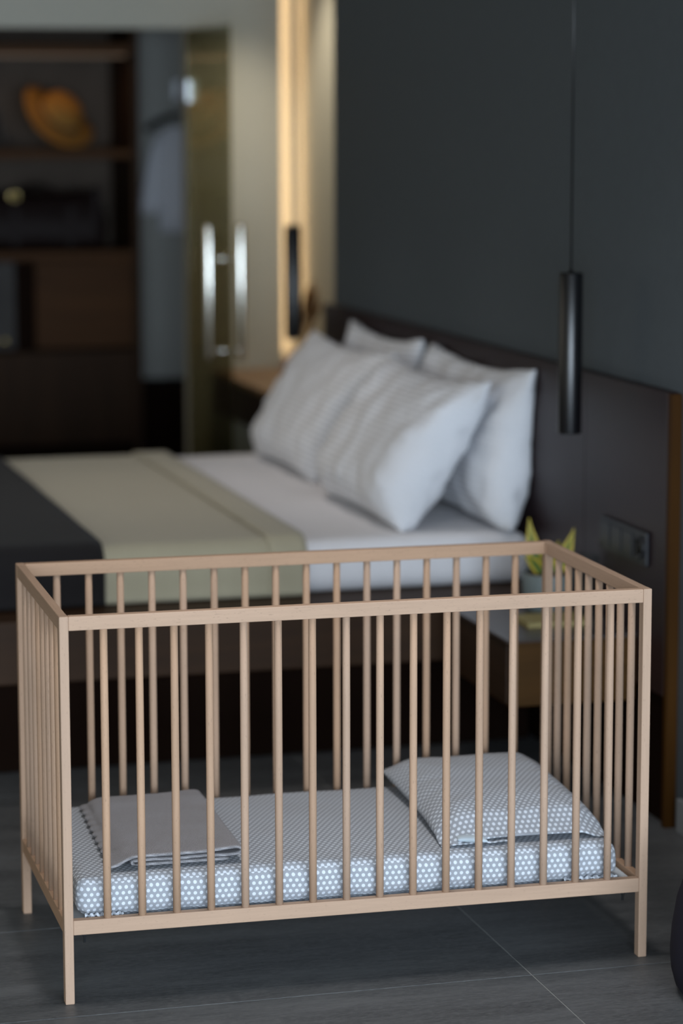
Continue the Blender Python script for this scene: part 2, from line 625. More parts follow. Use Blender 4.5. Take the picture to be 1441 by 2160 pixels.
# warm light slot let into the corner between back wall and alcove wall
dl = tag(empty('light_strip', (SX, YB + 0.02, 0.78)), 'vertical warm light strip set into the slot in the corner of the cream wall', 'light')
box('channel', (0.0005, -0.016, 0), (0.004, 0.016, 1.90), M['zinc'], dl)
box('diffuser', (0.004, -0.013, 0.004), (0.008, 0.013, 1.896), M['warm_led'], dl)
lo = area('light_strip_glow', (0.009, 0, 0.95), (0, R(-90), 0), 1.88, 0.024, 1.5, (1.0, 0.66, 0.35))
lo.parent = dl

# added unseen fill spots: one washes the back wall, two light the bed


def fill_downlight(x, y, label, power, color, cone):
    t = tag(empty('ceiling_fill_spot', (x, y, ZC)), label, 'light', 'added ceiling fill spots')
    b = bmesh.new()
    lathe(b, [(0.030, -0.0005), (0.048, -0.0005), (0.048, -0.005), (0.042, -0.008), (0.032, -0.006), (0.030, -0.0005)], 24, cap=False)
    make('trim_ring', b, M['black'], t, True)
    b = bmesh.new()
    lathe(b, [(0.0, -0.0015), (0.031, -0.0015)], 24, cap=False)
    make('lens', b, M['warm_led'], t)
    sp = bpy.data.lights.new('fill_spot_beam', 'SPOT')
    sp.energy, sp.color = power, color
    sp.spot_size, sp.spot_blend, sp.shadow_soft_size = R(cone), 0.8, 0.035
    so = bpy.data.objects.new('fill_spot_beam', sp)
    so.location = (0, 0, -0.02)
    so.parent = t
    COL.objects.link(so)


fill_downlight(1.64, 5.06, 'small added fill spot in the ceiling in front of the back wall', 70, (1.0, 0.86, 0.66), 75)
fill_downlight(0.75, 2.35, 'small added fill spot in the ceiling above the bed, on the side of the crib', 23, (1.0, 0.93, 0.88), 78)
fill_downlight(0.75, 3.40, 'small added fill spot in the ceiling above the bed, on the side of the doorway', 23, (1.0, 0.93, 0.88), 78)

# broad round fill light added out of view above the crib
cl = tag(empty('ceiling_fill_light', (0.62, 0.05, ZC)), 'broad round white fill light added above the crib', 'light')
b = bmesh.new()
lathe(b, [(0.27, -0.0005), (0.30, -0.002), (0.30, -0.045), (0.28, -0.050), (0.27, -0.046), (0.27, -0.0005)], 40, cap=False)
make('rim', b, M['skirt'], cl, True)
b = bmesh.new()
lathe(b, [(0.0, -0.036), (0.27, -0.036)], 40, cap=False)
M['lit_diffuser'] = m_emit('lit_diffuser', (1.0, 0.96, 0.93, 1), 1.0)
make('diffuser', b, M['lit_diffuser'], cl)
ld = bpy.data.lights.new('ceiling_fill_glow', 'AREA')
ld.shape, ld.size, ld.energy, ld.color, ld.spread = 'DISK', 0.52, 7.5, (1.0, 0.97, 0.96), R(110)
lo = bpy.data.objects.new('ceiling_fill_glow', ld)
lo.location = (0, 0, -0.054)
lo.parent = cl
COL.objects.link(lo)

# ------------------------------------------------------------------ crib
TH = R(1.15)
L, W, H, PA, PB = 1.235, 0.66, 0.790, 0.0188, 0.026


def cw(x, y, z=0):
    c, s = math.cos(-TH), math.sin(-TH)
    return Vector((c * x - s * y, s * x + c * y, z))


crib = tag(empty('crib', cw(L / 2, W / 2), -TH), 'pale beech wooden baby crib with round spindles standing in front of the bed', 'crib')
OX, OY = L / 2, W / 2


def cb(name, a, b, mat, bev=0.0015):
    return box(name, (a[0] - OX, a[1] - OY, a[2]), (b[0] - OX, b[1] - OY, b[2]), mat, crib, bev)


for x in (0, L - PA):
    for y in (0, W - PB):
        cb('post', (x, y, 0), (x + PA, y + PB, H), M['beech_z'], 0.0022)
RZ = ((0.1425, 0.1725), (0.761, 0.7895))
for z0, z1 in RZ:
    cb('long_rail', (PA, 0.0012, z0), (L - PA, 0.0212, z1), M['beech_x'])
    cb('long_rail', (PA, W - 0.0212, z0), (L - PA, W - 0.0012, z1), M['beech_x'])
    cb('end_rail', (0.0006, PB, z0), (PA - 0.0006, W - PB, z1), M['beech_y'])
    cb('end_rail', (L - PA + 0.0006, PB, z0), (L - 0.0006, W - PB, z1), M['beech_y'])
spin = None
pos = [(0.0892 + 0.0706 * k, y) for y in (0.0112, W - 0.0112) for k in range(16)]
pos += [(x, 0.026 + (W - 0.052) * (k + 1) / 9) for x in (PA / 2, L - PA / 2) for k in range(8)]
for x, y in pos:
    if spin is None:
        b = bmesh.new()
        z0, z1 = RZ[0][1] - 0.004, RZ[1][0] + 0.004
        lathe(b, [(0.0079, z0), (0.0081, z0 + 0.2), (0.0081, z1 - 0.2), (0.0079, z1)], 16)
        o = make('spindle', b, M['beech_z'], crib, True)
        spin = o.data
    else:
        o = link(bpy.data.objects.new('spindle', spin), crib)
    o.location = (x - OX, y - OY, 0)
    o.rotation_euler = (0, 0, random.uniform(0, 6.28))
cb('base_board', (0.024, 0.0235, 0.154), (L - 0.024, W - 0.0235, 0.1625), M['board'], 0.001)
for x in (0.030, L - 0.030):
    for y in (0.033, W - 0.033):
        sx = 1 if x < 0.5 else -1
        sy = 1 if y < 0.3 else -1
        # steel corner plate under the rails
        b = bmesh.new()
        x0, y0 = x - sx * 0.0105, y - sy * 0.0110
        bx(b, (min(x0, x0 + sx * 0.034) - OX, min(y0, y0 + sy * 0.028) - OY, 0.1395), (max(x0, x0 + sx * 0.034) - OX, max(y0, y0 + sy * 0.028) - OY, 0.1422), 0.0006)
        tag(make('corner_plate', b, M['zinc'], crib), 'steel corner plate under the rail')
        b = bmesh.new()
        lathe(b, [(0.0095, 0.1395), (0.0095, 0.137), (0.007, 0.1355), (0.006, 0.132), (0.0035, 0.1315), (0.0032, 0.1185), (0.0, 0.118)], 12,
              (x + sx * 0.014 - OX, y - sy * 0.003 - OY))
        tag(make('bolt', b, M['zinc'], crib, True), 'steel bolt and nut')


def on_crib(o, x, y, z):
    """object whose mesh is in crib coordinates about (x, y, z)"""
    o.location = cw(x, y, z)
    o.rotation_euler = (0, 0, -TH)
    return o


# crib mattress in its dotted sheet
mcx, mcy, mz0, mz1 = 0.6045, 0.330, 0.163, 0.245
hx, hy, hz = 0.5765, 0.300, (mz1 - mz0) / 2
b = rbox(hx, hy, hz, 0.030, 84, 44, 4, 5)
for v in b.verts:
    p = v.co.copy()
    top = max(0, p.z / hz)
    # slight crown, soft corners, wrinkled sides
    v.co.z += top * (0.006 * (1 - (p.x / hx) ** 2) * (1 - (p.y / hy) ** 2) + 0.0018 * nz(p, 9, 3))
    edge = max(abs(p.x) / hx, abs(p.y) / hy)
    if edge > 0.93:
        k = nz((p.x * 3, p.y * 3, p.z * 0.8), 9, 1.3) * 0.0045 + nz((p.x, p.y, p.z), 42, 5) * 0.0016
        d = Vector((p.x / hx, p.y / hy, 0)) if abs(p.x) / hx > 0.96 and abs(p.y) / hy > 0.93 else (Vector((math.copysign(1, p.x), 0, 0)) if abs(p.x) / hx > abs(p.y) / hy else Vector((0, math.copysign(1, p.y), 0)))
        v.co += d * k
        # sheet gathers towards the corners and tucks under
        cn = max(0, abs(p.x) / hx - 0.8) / 0.2 * max(0, abs(p.y) / hy - 0.8) / 0.2
        v.co.z += cn * 0.0035 * math.sin(p.x * 160 + p.y * 150)
        if p.z < -hz * 0.55:
            v.co += Vector((-p.x / hx, -p.y / hy, 0)) * 0.004 * (1 + nz(p, 30, 8))
    v.co.z = max(v.co.z, -hz)
mt = on_crib(make('crib_mattress', b, M['dots'], None, True), mcx, mcy, mz0 + hz)
tag(mt, 'thin crib mattress in a grey sheet with white polka dots inside the crib', 'mattress')
# gathered hem of the fitted sheet lying on the base board at the near corners
for side, xs in ((-1, (0.046, 0.125)), (1, (1.06, 1.178))):
    b = bmesh.new()
    n = 26
    rows = []
    for i in range(n + 1):
        x = xs[0] + (xs[1] - xs[0]) * i / n
        y0, y1 = 0.036, 0.0285 + 0.004 * math.sin(i * 1.1) + 0.002 * math.sin(i * 2.7)
        r = []
        for j in range(5):
            f = j / 4
            r.append(b.verts.new((x - mcx, y0 + (y1 - y0) * f - mcy, 0.1685 + (1 - f) * 0.008 * (0.6 + 0.4 * math.sin(i * 1.7)) + 0.0022 * math.sin(i * 2.1 + j) * f - mz0 - hz + 0.001)))
        rows.append(r)
    for p, q in zip(rows, rows[1:]):
        for j in range(4): b.faces.new((p[j], p[j + 1], q[j + 1], q[j]))
    o = make('sheet_hem', b, M['dots'], mt, True)
    md = o.modifiers.new('thickness', 'SOLIDIFY'); md.thickness = 0.0015


def pillow_bm(w, h, T, n=36, corner=0.10, pinch=0.06, lean=0.25, seed=0.0, wr=0.006, pw=2.6, back=1.0, pu=None):
    """cushion in the local frame x = width, y = height, z = thickness, with UVs in metres"""
    bm = bmesh.new()
    uvl = bm.loops.layers.uv.new('UVMap')
    nu, nv = n, max(8, int(n * h / w))
    grid = {}
    for side in (1, -1):
        for i in range(nu + 1):
            for j in range(nv + 1):
                u = math.sin((i / nu - 0.5) * math.pi * 0.96) / math.sin(math.pi * 0.48)
                v = math.sin((j / nv - 0.5) * math.pi * 0.96) / math.sin(math.pi * 0.48)
                border = i in (0, nu) or j in (0, nv)
                if border and side == -1:
                    grid[(i, j, -1)] = grid[(i, j, 1)]
                    continue
                x = w / 2 * u * (1 - pinch * (1 - abs(v) ** 1.6) * abs(u) ** 3)
                y = h / 2 * v * (1 - pinch * (1 - abs(u) ** 1.6) * abs(v) ** 3)
                t = (max(0, 1 - abs(u) ** (pu or pw)) * max(0, 1 - abs(v) ** pw)) ** 0.52
                t *= 1 - lean * v
                # puckers run in from the corners and edges
                e = max(abs(u), abs(v))
                ang = math.atan2(v, u)
                pk = math.sin(ang * 17 + seed * 5 + side) * 0.5 + math.sin(ang * 29 + seed) * 0.3
                z = side * T * t * (1 if side > 0 else back) + wr * pk * max(0, e - 0.45) * (1 - e) * 5 * (1 if side > 0 else -1)
                z += wr * 0.9 * noise.noise(Vector((x * 9 + seed, y * 9, side * 3.0))) * min(1, t * 2)
                if border:
                    z = wr * 0.8 * math.sin(ang * 11 + seed)
                grid[(i, j, side)] = (bm.verts.new((x, y, z)), x, y)
    for side in (1, -1):
        for i in range(nu):
            for j in range(nv):
                q = [grid[(i, j, side)], grid[(i + 1, j, side)], grid[(i + 1, j + 1, side)], grid[(i, j + 1, side)]]
                if side == -1: q = q[::-1]
                f = bm.faces.new([a[0] for a in q])
                for lp, a in zip(f.loops, q):
                    lp[uvl].uv = (a[1] + 2, a[2] + 2)
    return bm


def frame_mat(origin, xdir, ydir):
    x = Vector(xdir).normalized()
    y = (Vector(ydir) - x * Vector(ydir).dot(x)).normalized()
    z = x.cross(y)
    mm = Matrix((x, y, z)).transposed().to_4x4()
    mm.translation = Vector(origin)
    return mm


# baby pillow lying on the right half of the crib mattress
PCX, PCY = 1.0, 0.345
b = pillow_bm(0.37, 0.55, 0.032, 40, pinch=0.03, lean=0.0, seed=2.0, wr=0.004, pw=3.2)
for v in b.verts:
    p = v.co
    # far end rides higher, near end lies flat on the mattress
    f = (p.y + 0.275) / 0.55
    z = 0.252 + p.z + 0.030 + 0.014 * f - 0.016 * max(0, 0.25 - f) * 4 * 0.6
    ed = max(abs(p.x) / 0.185, abs(p.y) / 0.275)
    if f < 0.12: z = 0.2535 + (z - 0.2535) * (0.30 + 0.7 * f / 0.12)
    if p.x < -0.13: z -= 0.018 * (-0.13 - p.x) / 0.055
    if p.x > 0.13: z -= 0.020 * (p.x - 0.13) / 0.055
    x = PCX + p.x - 0.002 + 0.02 * (f - 0.5)
    y = PCY + p.y
    zm = 0.2475 + 0.006 * (1 - ((x - mcx) / hx) ** 2) * (1 - ((y - mcy) / hy) ** 2)
    v.co = Vector((x - PCX, y - PCY, max(z, zm + 0.0012) - 0.252))
bp = on_crib(make('baby_pillow', b, M['dots_uv'], None, True), PCX, PCY, 0.252)
tag(bp, 'flat grey polka dot pillow at the right end of the crib mattress', 'pillow')
b = pillow_bm(0.065, 0.04, 0.0065, 16, pinch=0.05, lean=0, seed=1, wr=0.001)
o = make('inner_cushion', b, M['pale_blue'], bp, True, (-0.128, -0.262, 0.009), (0, R(4), R(-8)))
tag(o, 'pale blue inner cushion showing at the case opening')
# open flap of the pillowcase at the near left corner
b = bmesh.new()
uvl = b.loops.layers.uv.new('UVMap')
rows = []
for i in range(21):
    x = -0.176 + 0.125 * i / 20
    rows.append([(b.verts.new((x, -0.225 - 0.05 * j / 5 - 0.004 * math.sin(i * 0.5), 0.0005 + 0.0008 * math.sin(i * 0.9 + j) + 0.002)), x, -0.05 * j / 5) for j in range(6)])
for p, q in zip(rows, rows[1:]):
    for j in range(5):
        qd = (p[j], p[j + 1], q[j + 1], q[j])
        f = b.faces.new([a[0] for a in qd])
        for lp, a in zip(f.loops, qd): lp[uvl].uv = (a[1] + 2, a[2] + 2)
o = make('case_flap', b, M['dots_uv'], bp, True)
md = o.modifiers.new('thickness', 'SOLIDIFY'); md.thickness = 0.0015

# folded knitted blanket at the left end
BX, BY, BZ = 0.245, 0.33, 0.2515


def blanket():
    th = 0.0070
    path = []
    # bottom end -> left loop -> right loop -> top layer -> hanging left hem
    z1, z2, z3 = 0.004, 0.0125, 0.0225
    path += [(0.355 - 0.02 * i, z1) for i in range(11)]
    cx, cz, rr = 0.158, (z1 + z2) / 2, (z2 - z1) / 2
    path += [(cx - (rr + 0.002) * math.sin(math.pi * i / 8), cz - rr * math.cos(math.pi * i / 8)) for i in range(1, 8)]
    path += [(0.158 + 0.018 * i, z2 + 0.0008 * math.sin(i)) for i in range(12)]
    cx, cz, rr = 0.362, (z2 + 0.027) / 2, (0.027 - z2) / 2
    path += [(cx + (rr + 0.010) * math.sin(math.pi * i / 10), cz - rr * math.cos(math.pi * i / 10)) for i in range(1, 10)]
    path += [(0.360 - 0.0185 * i, 0.027 - 0.005 * min(1, i / 4)) for i in range(12)]
    path += [(0.145, 0.0185), (0.133, 0.0125), (0.122, 0.0072), (0.112, 0.0045), (0.103, 0.0038)]
    bm = bmesh.new()
    uvl = bm.loops.layers.uv.new('UVMap')
    ny = 60
    rows = []
    for j in range(ny + 1):
        f = j / ny
        y = 0.072 + 0.505 * f
        row, s = [], 0.0
        for i, (x, z) in enumerate(path):
            if i: s += math.dist(path[i], path[i - 1])
            k = i / (len(path) - 1)
            xx = x + 0.010 * f * (1 - k * 0.2)
            if i >= len(path) - 3:
                xx += 0.006 * math.sin(f * 70) * (i - len(path) + 4) / 3 * 0.6 + 0.010 * f
            layer = 1 if k < 0.3 else (2 if k < 0.62 else 3)
            yy = y + (0.010 if layer == 1 else 0.006 if layer == 2 else 0.0) * (1 - 2 * f) * 0.6 + 0.0035 * nz((x * 3, f * 3, layer), 4) * (1 if f < .1 or f > .9 else .3)
            zz = z * (1.08 - 0.25 * f) + 0.0016 * nz((x, y, 0), 14, 2) * (1 if layer == 3 else 0.2)
            row.append((bm.verts.new((xx - BX, yy - BY, zz)), s, y))
        rows.append(row)
    for p, q in zip(rows, rows[1:]):
        for i in range(len(path) - 1):
            qd = (p[i], p[i + 1], q[i + 1], q[i])
            f = bm.faces.new([a[0] for a in qd])
            for lp, a in zip(f.loops, qd): lp[uvl].uv = (a[1], a[2])
    return bm, th


b, th = blanket()
bl = on_crib(make('folded_blanket', b, M['knit'], None, True), BX, BY, BZ)
md = bl.modifiers.new('thickness', 'SOLIDIFY'); md.thickness = th; md.offset = 0
md = bl.modifiers.new('round', 'SUBSURF'); md.levels = 1; md.render_levels = 1
tag(bl, 'folded grey knitted blanket at the left end of the crib mattress', 'blanket')

# ------------------------------------------------------------------ bed
HX = 1.66
FZ0, FZ1, FY0, FY1, FX0 = 0.290, 0.457, 1.70, 3.98, -0.52
bed = tag(empty('bed', (0.57, 2.85, 0)), 'wide dark wooden platform bed on a recessed base behind the crib', 'bed')


def bb(name, a, b, mat, bev=0.003):
    return box(name, (a[0] - 0.57, a[1] - 2.85, a[2]), (b[0] - 0.57, b[1] - 2.85, b[2]), mat, bed, bev)


bb('side_rail', (FX0, FY0, FZ0), (HX - 0.001, FY0 + 0.04, FZ1), M['bed_wood'])
bb('side_rail', (FX0, FY1 - 0.04, FZ0), (HX - 0.001, FY1, FZ1), M['bed_wood'])
bb('foot_rail', (FX0, FY0 + 0.04, FZ0), (FX0 + 0.04, FY1 - 0.04, FZ1), M['bed_wood_y'])
bb('platform', (FX0 + 0.04, FY0 + 0.04, FZ0 + 0.06), (HX - 0.001, FY1 - 0.04, FZ1), M['bed_wood'], 0.0005)
bb('plinth', (FX0 + 0.30, 1.93, 0), (HX - 0.001, FY1 - 0.23, FZ0 + 0.06), M['plinth'], 0.001)

MX0, MX1, MY0, MY1, MZ = -0.40, HX - 0.006, 1.875, 3.83, 0.602
hx2, hy2, hz2 = (MX1 - MX0) / 2, (MY1 - MY0) / 2, (MZ - FZ1) / 2
b = rbox(hx2, hy2, hz2, 0.055, 40, 40, 2, 6)
for v in b.verts:
    if v.co.z > 0: v.co.z += 0.0025 * nz(v.co, 4, 2)
o = make('mattress', b, M['sheet'], None, True, ((MX0 + MX1) / 2, (MY0 + MY1) / 2, FZ1 + hz2))
tag(o, 'thick bed mattress under a white sheet on the wooden platform', 'mattress')


def drape(name, x0, x1, off, mat, th=0.004, dx=0.03, ragged=0.0, foot=False, parent=None, seed=0.0, zb=None):
    """cloth lying across the mattress along y and hanging down both long sides"""
    r = 0.055 + off
    zt = MZ + off
    ya, yb = MY0 - off, MY1 + off
    zb = FZ1 + 0.004 if zb is None else zb
    prof = []
    for i in range(7): prof.append((ya, zb + (zt - r - zb) * i / 6))
    for i in range(1, 8): prof.append((ya + r - r * math.cos(math.pi / 2 * i / 8), zt - r + r * math.sin(math.pi / 2 * i / 8)))
    n = 46
    for i in range(n + 1): prof.append((ya + r + (yb - ya - 2 * r) * i / n, zt))
    for i in range(1, 8): prof.append((yb - r + r * math.sin(math.pi / 2 * i / 8), zt - r + r * math.cos(math.pi / 2 * i / 8)))
    for i in range(7): prof.append((yb, zt - r - (zt - r - zb) * i / 6))
    xs, x = [], x0
    nx = max(2, int((x1 - x0) / dx))
    xs = [x0 + (x1 - x0) * i / nx for i in range(nx + 1)]
    if foot:
        rr = 0.055 + off
        zs = [zt - rr - (zt - rr - zb) * i / 5 for i in range(5, -1, -1)]
        cols = [(x0, z - zt) for z in zs] + [(x0 + rr - rr * math.cos(math.pi / 2 * i / 6), -rr + rr * math.sin(math.pi / 2 * i / 6)) for i in range(1, 7)]
        cols += [(x, 0) for x in xs if x > x0 + rr + 0.01]
    else:
        cols = [(x, 0) for x in xs]
    bm = bmesh.new()
    rows = []
    for ci, (x, dz) in enumerate(cols):
        row = []
        for (y, z) in prof:
            zz = z if not foot else max(zb, min(z, zt + dz))
            hang = z < zt - 0.05
            wv = 0.0022 * nz((x * 2, y, z), 5, seed) + (0.004 * nz((x * 3, 0, 0), 5, seed + 4) if hang else 0)
            xx = x + 0.004 * nz((ci, y, z), 2, seed) * (1 if ci in (0, len(cols) - 1) else 0)
            p = Vector((xx, y, zz))
            if hang: p.y += -abs(wv) if y < 2.8 else abs(wv)
            else: p.z += abs(wv)
            row.append(bm.verts.new(p))
        rows.append(row)
    for p, q in zip(rows, rows[1:]):
        for j in range(len(prof) - 1):
            bm.faces.new((p[j], p[j + 1], q[j + 1], q[j]))
    ctr = Vector(((x0 + x1) / 2, 2.85, FZ1))
    for v in bm.verts: v.co -= ctr
    o = make(name, bm, mat, parent, True)
    if parent is None: o.location = ctr
    md = o.modifiers.new('thickness', 'SOLIDIFY'); md.thickness = th; md.offset = 0
    return o


rn = drape('bed_runner', 0.40, 0.985, 0.0105, M['runner'], 0.004, seed=1)
tag(rn, 'sage beige cloth runner laid across the bed between the sheet and the dark throw', 'bed runner')
fold = drape('folded_edge', 0.885, 0.992, 0.0185, M['runner'], 0.0055, 0.02, parent=rn, seed=2)
fold.location = Vector(((0.885 + 0.992) / 2 - (0.40 + 0.985) / 2, 0, 0))
th_ = drape('bed_throw', -0.415, 0.43, 0.0185, M['throw'], 0.006, foot=True, seed=3)
tag(th_, 'charcoal throw covering the foot end of the bed', 'throw')


def bed_pillow(name, label, w, h, T, bot, top, y0, y1, seed, twist=0.0, xmax=None, back=0.9, yaw=0.0, pw=3.0, skew=0.0):
    """bot, top = (x, z) of the lower and upper seam; y0..y1 = extent along the headboard"""
    bm = pillow_bm(w, h, T, 64, pinch=0.06, lean=0.26, seed=seed, wr=0.018, pw=pw, back=back, pu=9.0)
    o3 = Vector(((bot[0] + top[0]) / 2, (y0 + y1) / 2, (bot[1] + top[1]) / 2))
    ydir = Vector((top[0] - bot[0], 0, top[1] - bot[1]))
    mm = frame_mat(o3, (yaw, -1, 0), ydir)
    zf = MZ + 0.004
    base = Vector((o3.x, o3.y, zf))
    for v in bm.verts:
        u, vv = v.co.x / (w / 2), v.co.y / (h / 2)
        p = mm @ v.co
        p.y += skew * vv * 0.5 * (1 + u)
        p.x += twist * (u + 1) / 2 * (vv + 1) / 2
        p.z -= 0.018 * (1 - u * u) * max(0, vv)          # top seam sags between the corners
        if p.z < zf:
            p.z = zf + 0.0015 * (1 + nz(p, 20, seed))
        if xmax and p.x > xmax: p.x = xmax - 0.001 * (1 + nz(p, 20, seed))
        v.co = p - base
    o = make(name, bm, M['satin'], None, True, base)
    tag(o, label, 'pillow', 'white satin stripe pillows on the bed')
    return o


bed_pillow('bed_pillow', 'white striped pillow, front row, nearest to the crib, in front of the rear right pillow', 0.80, 0.47, 0.112, (1.297, 0.612), (1.502, 1.010), 1.965, 2.755, 1.0, 0.045, back=0.62, pw=3.0)
bed_pillow('bed_pillow', 'white striped pillow, front row, farther from the crib, beside the glass door', 0.86, 0.47, 0.078, (1.315, 0.612), (1.512, 1.022), 2.90, 3.76, 2.3, 0.0, back=0.8, pw=3.0, skew=-0.115)
bed_pillow('bed_pillow', 'white striped pillow, rear row against the headboard, nearest to the crib', 0.92, 0.46, 0.082, (1.582, 0.612), (1.634, 1.050), 1.875, 2.795, 3.7, 0.015, HX - 0.004, pw=3.4)
bed_pillow('bed_pillow', 'white striped pillow, rear row against the headboard, only its top showing', 0.84, 0.46, 0.070, (1.585, 0.612), (1.630, 1.058), 2.86, 3.70, 4.9, 0.0, HX - 0.004)

# ------------------------------------------------------------------ headboard
HY0, HY1 = 0.915, 4.175
hb = tag(empty('headboard', (HX, (HY0 + HY1) / 2, 0)), 'long low dark wood headboard panelling on the slate blue wall behind the bed', 'headboard')
hyc = (HY0 + HY1) / 2
cuts = [HY0 + 0.022, 1.505, 2.28, 3.06, 3.84, HY1]
box('shade_panel', (0.018, HY0 + 0.023 - hyc, 0), (0.0295, HY1 - hyc, 0.329), M['plinth'], hb)  # dark sheet added in place of the shade below the headboard
for y0, y1 in zip(cuts, cuts[1:]):
    box('panel', (0, y0 - hyc + 0.002, 0.33), (0.0295, y1 - hyc - 0.002, 1.088), M['headboard'], hb, 0.001)
o = box('end_panel', (0.0, HY0 - hyc, 0), (0.0295, HY0 + 0.022 - hyc, 1.086), M['end_wood'], hb, 0.001)
tag(o, 'golden brown wooden end panel reaching the floor')

# double switches and socket
sw = tag(empty('switch_plate', (HX, 1.2, 0.684)), 'dark plate with three light switches and a round socket on the headboard', 'switch')
box('plate', (-0.010, -0.160, -0.043), (-0.0005, 0.160, 0.043), M['plastic'], sw, 0.003)
for k in range(3):
    yc = 0.118 - k * 0.0785
    box('rocker', (-0.014, yc - 0.034, -0.031), (-0.010, yc + 0.034, 0.031), M['plastic'], sw, 0.002)
b = bmesh.new()
lathe(b, [(0.0, 0.004), (0.020, 0.004), (0.021, 0.0002), (0.029, 0.0), (0.031, 0.002), (0.031, 0.006)], 24)
o = make('socket_ring', b, M['plastic'], sw, True, (-0.0145, -0.1175, 0), (0, R(90), 0))
b = bmesh.new()
lathe(b, [(0.0, 0.0), (0.0195, 0.0), (0.0195, 0.003), (0.0, 0.003)], 24)
o = make('socket_well', b, M['socket_hole'], sw, True, (-0.0125, -0.1175, 0), (0, R(90), 0))

# near nightstand
ns = tag(empty('nightstand', (1.485, 1.32, 0.28)), 'floating wooden bedside shelf box mounted on the headboard beside the bed', 'nightstand')


def nb(name, a, b, mat, bev=0.002):
    return box(name, (a[0] - 1.485, a[1] - 1.32, a[2] - 0.28), (b[0] - 1.485, b[1] - 1.32, b[2] - 0.28), mat, ns, bev)


M['ns_front'] = wood('oak_front_x', (0.080, 0.036, 0.007, 1), 0, 0.55, 0.55, 0.15, 12)
nb('body', (1.325, 1.126, 0.283), (HX - 0.001, 1.62, 0.449), M['ns_front'])
M['ns_top'] = wood('nightstand_top', (0.060, 0.045, 0.040, 1), 1, 0.75, 0.30, 0.6, 10)
nb('top', (1.312, 1.118, 0.449), (HX - 0.001, 1.63, 0.457), M['ns_top'], 0.001)
nb('drawer_front', (1.319, 1.140, 0.290), (1.325, 1.606, 0.440), M['bed_wood_y'], 0.001)

# potted plant
pp = tag(empty('potted_plant', (1.548, 1.475, 0.457)), 'small potted plant with yellow edged pointed leaves on the bedside box', 'plant')
b = bmesh.new()
lathe(b, [(0.0, 0.0), (0.056, 0.0), (0.060, 0.004), (0.067, 0.05), (0.070, 0.098), (0.069, 0.103), (0.064, 0.103), (0.062, 0.088), (0.0, 0.088)], 36)
make('pot', b, M['pot'], pp, True)
b = bmesh.new()
lathe(b, [(0.0, 0.104), (0.02, 0.103), (0.045, 0.100), (0.061, 0.094), (0.061, 0.089), (0.0, 0.089)], 24)
for v in b.verts:
    if v.co.z > 0.092: v.co.z += 0.006 * nz(v.co, 60)
make('soil', b, M['soil'], pp, True)


def leaf(base, tip, width, bend, name='leaf'):
    base, tip = Vector(base), Vector(tip)
    d = tip - base
    side = d.cross(Vector((0.35, 1, 0))).normalized()
    if side.length < 0.1: side = Vector((1, 0, 0))
    side = Vector((side.x, side.y, side.z))
    nrm = d.cross(side).normalized()
    bm = bmesh.new()
    uvl = bm.loops.layers.uv.new('UVMap')
    rows = []
    n = 14
    for i in range(n + 1):
        f = i / n
        w_ = width * (0.55 + 0.45 * math.sin(math.pi * min(1, f * 1.1))) * (1 - f ** 3.2) + 0.0006
        c = base + d * f + Vector(bend) * (f * f - f) 
        rows.append([(bm.verts.new(c + side * (u * w_) + nrm * (0.35 * w_ * u * u)), (u + 1) / 2, f) for u in (-1, -0.5, 0, 0.5, 1)])
    for p, q in zip(rows, rows[1:]):
        for j in range(4):
            qd = (p[j], p[j + 1], q[j + 1], q[j])
            f = bm.faces.new([a[0] for a in qd])
            for lp, a in zip(f.loops, qd): lp[uvl].uv = (a[1], a[2])
    o = make(name, bm, M['leaf'], pp, True)
    md = o.modifiers.new('thickness', 'SOLIDIFY'); md.thickness = 0.002
    return o


leaf((-0.012, 0, 0.095), (-0.052, 0.004, 0.250), 0.021, (0.03, 0, 0.02))
leaf((0.010, -0.006, 0.095), (0.062, -0.03, 0.225), 0.021, (-0.02, 0, 0.03))
leaf((0.0, 0.008, 0.095), (0.006, 0.015, 0.175), 0.013, (0, 0.02, 0))
leaf((-0.016, 0.0, 0.095), (-0.072, -0.015, 0.150), 0.016, (0.0, 0, -0.05))
leaf((0.010, 0.010, 0.095), (0.046, 0.04, 0.180), 0.013, (0, 0.0, -0.03))
leaf((-0.004, -0.012, 0.095), (-0.018, -0.035, 0.185), 0.014, (0, 0.02, 0))

# notebook and glass
nt = tag(empty('notebook', (1.505, 1.318, 0.457), R(-2)), 'olive yellow notebook lying on the bedside box in front of the plant', 'book')
box('pages', (-0.084, -0.062, 0.002), (0.083, 0.062, 0.010), M['paper'], nt, 0.0005)
box('cover', (-0.087, -0.065, 0.010), (0.086, 0.065, 0.0125), M['notebook'], nt, 0.0008)
box('back_cover', (-0.087, -0.065, 0.0), (0.086, 0.065, 0.002), M['notebook'], nt, 0.0005)
b = bmesh.new()
lathe(b, [(0.0, 0.0), (0.026, 0.0), (0.028, 0.003), (0.031, 0.165), (0.0295, 0.165), (0.0268, 0.008), (0.0, 0.008)], 28)
o = make('drinking_glass', b, M['clear_glass'], None, True, (1.622, 1.375, 0.457))
tag(o, 'clear drinking glass on the bedside box behind the crib corner', 'glass')


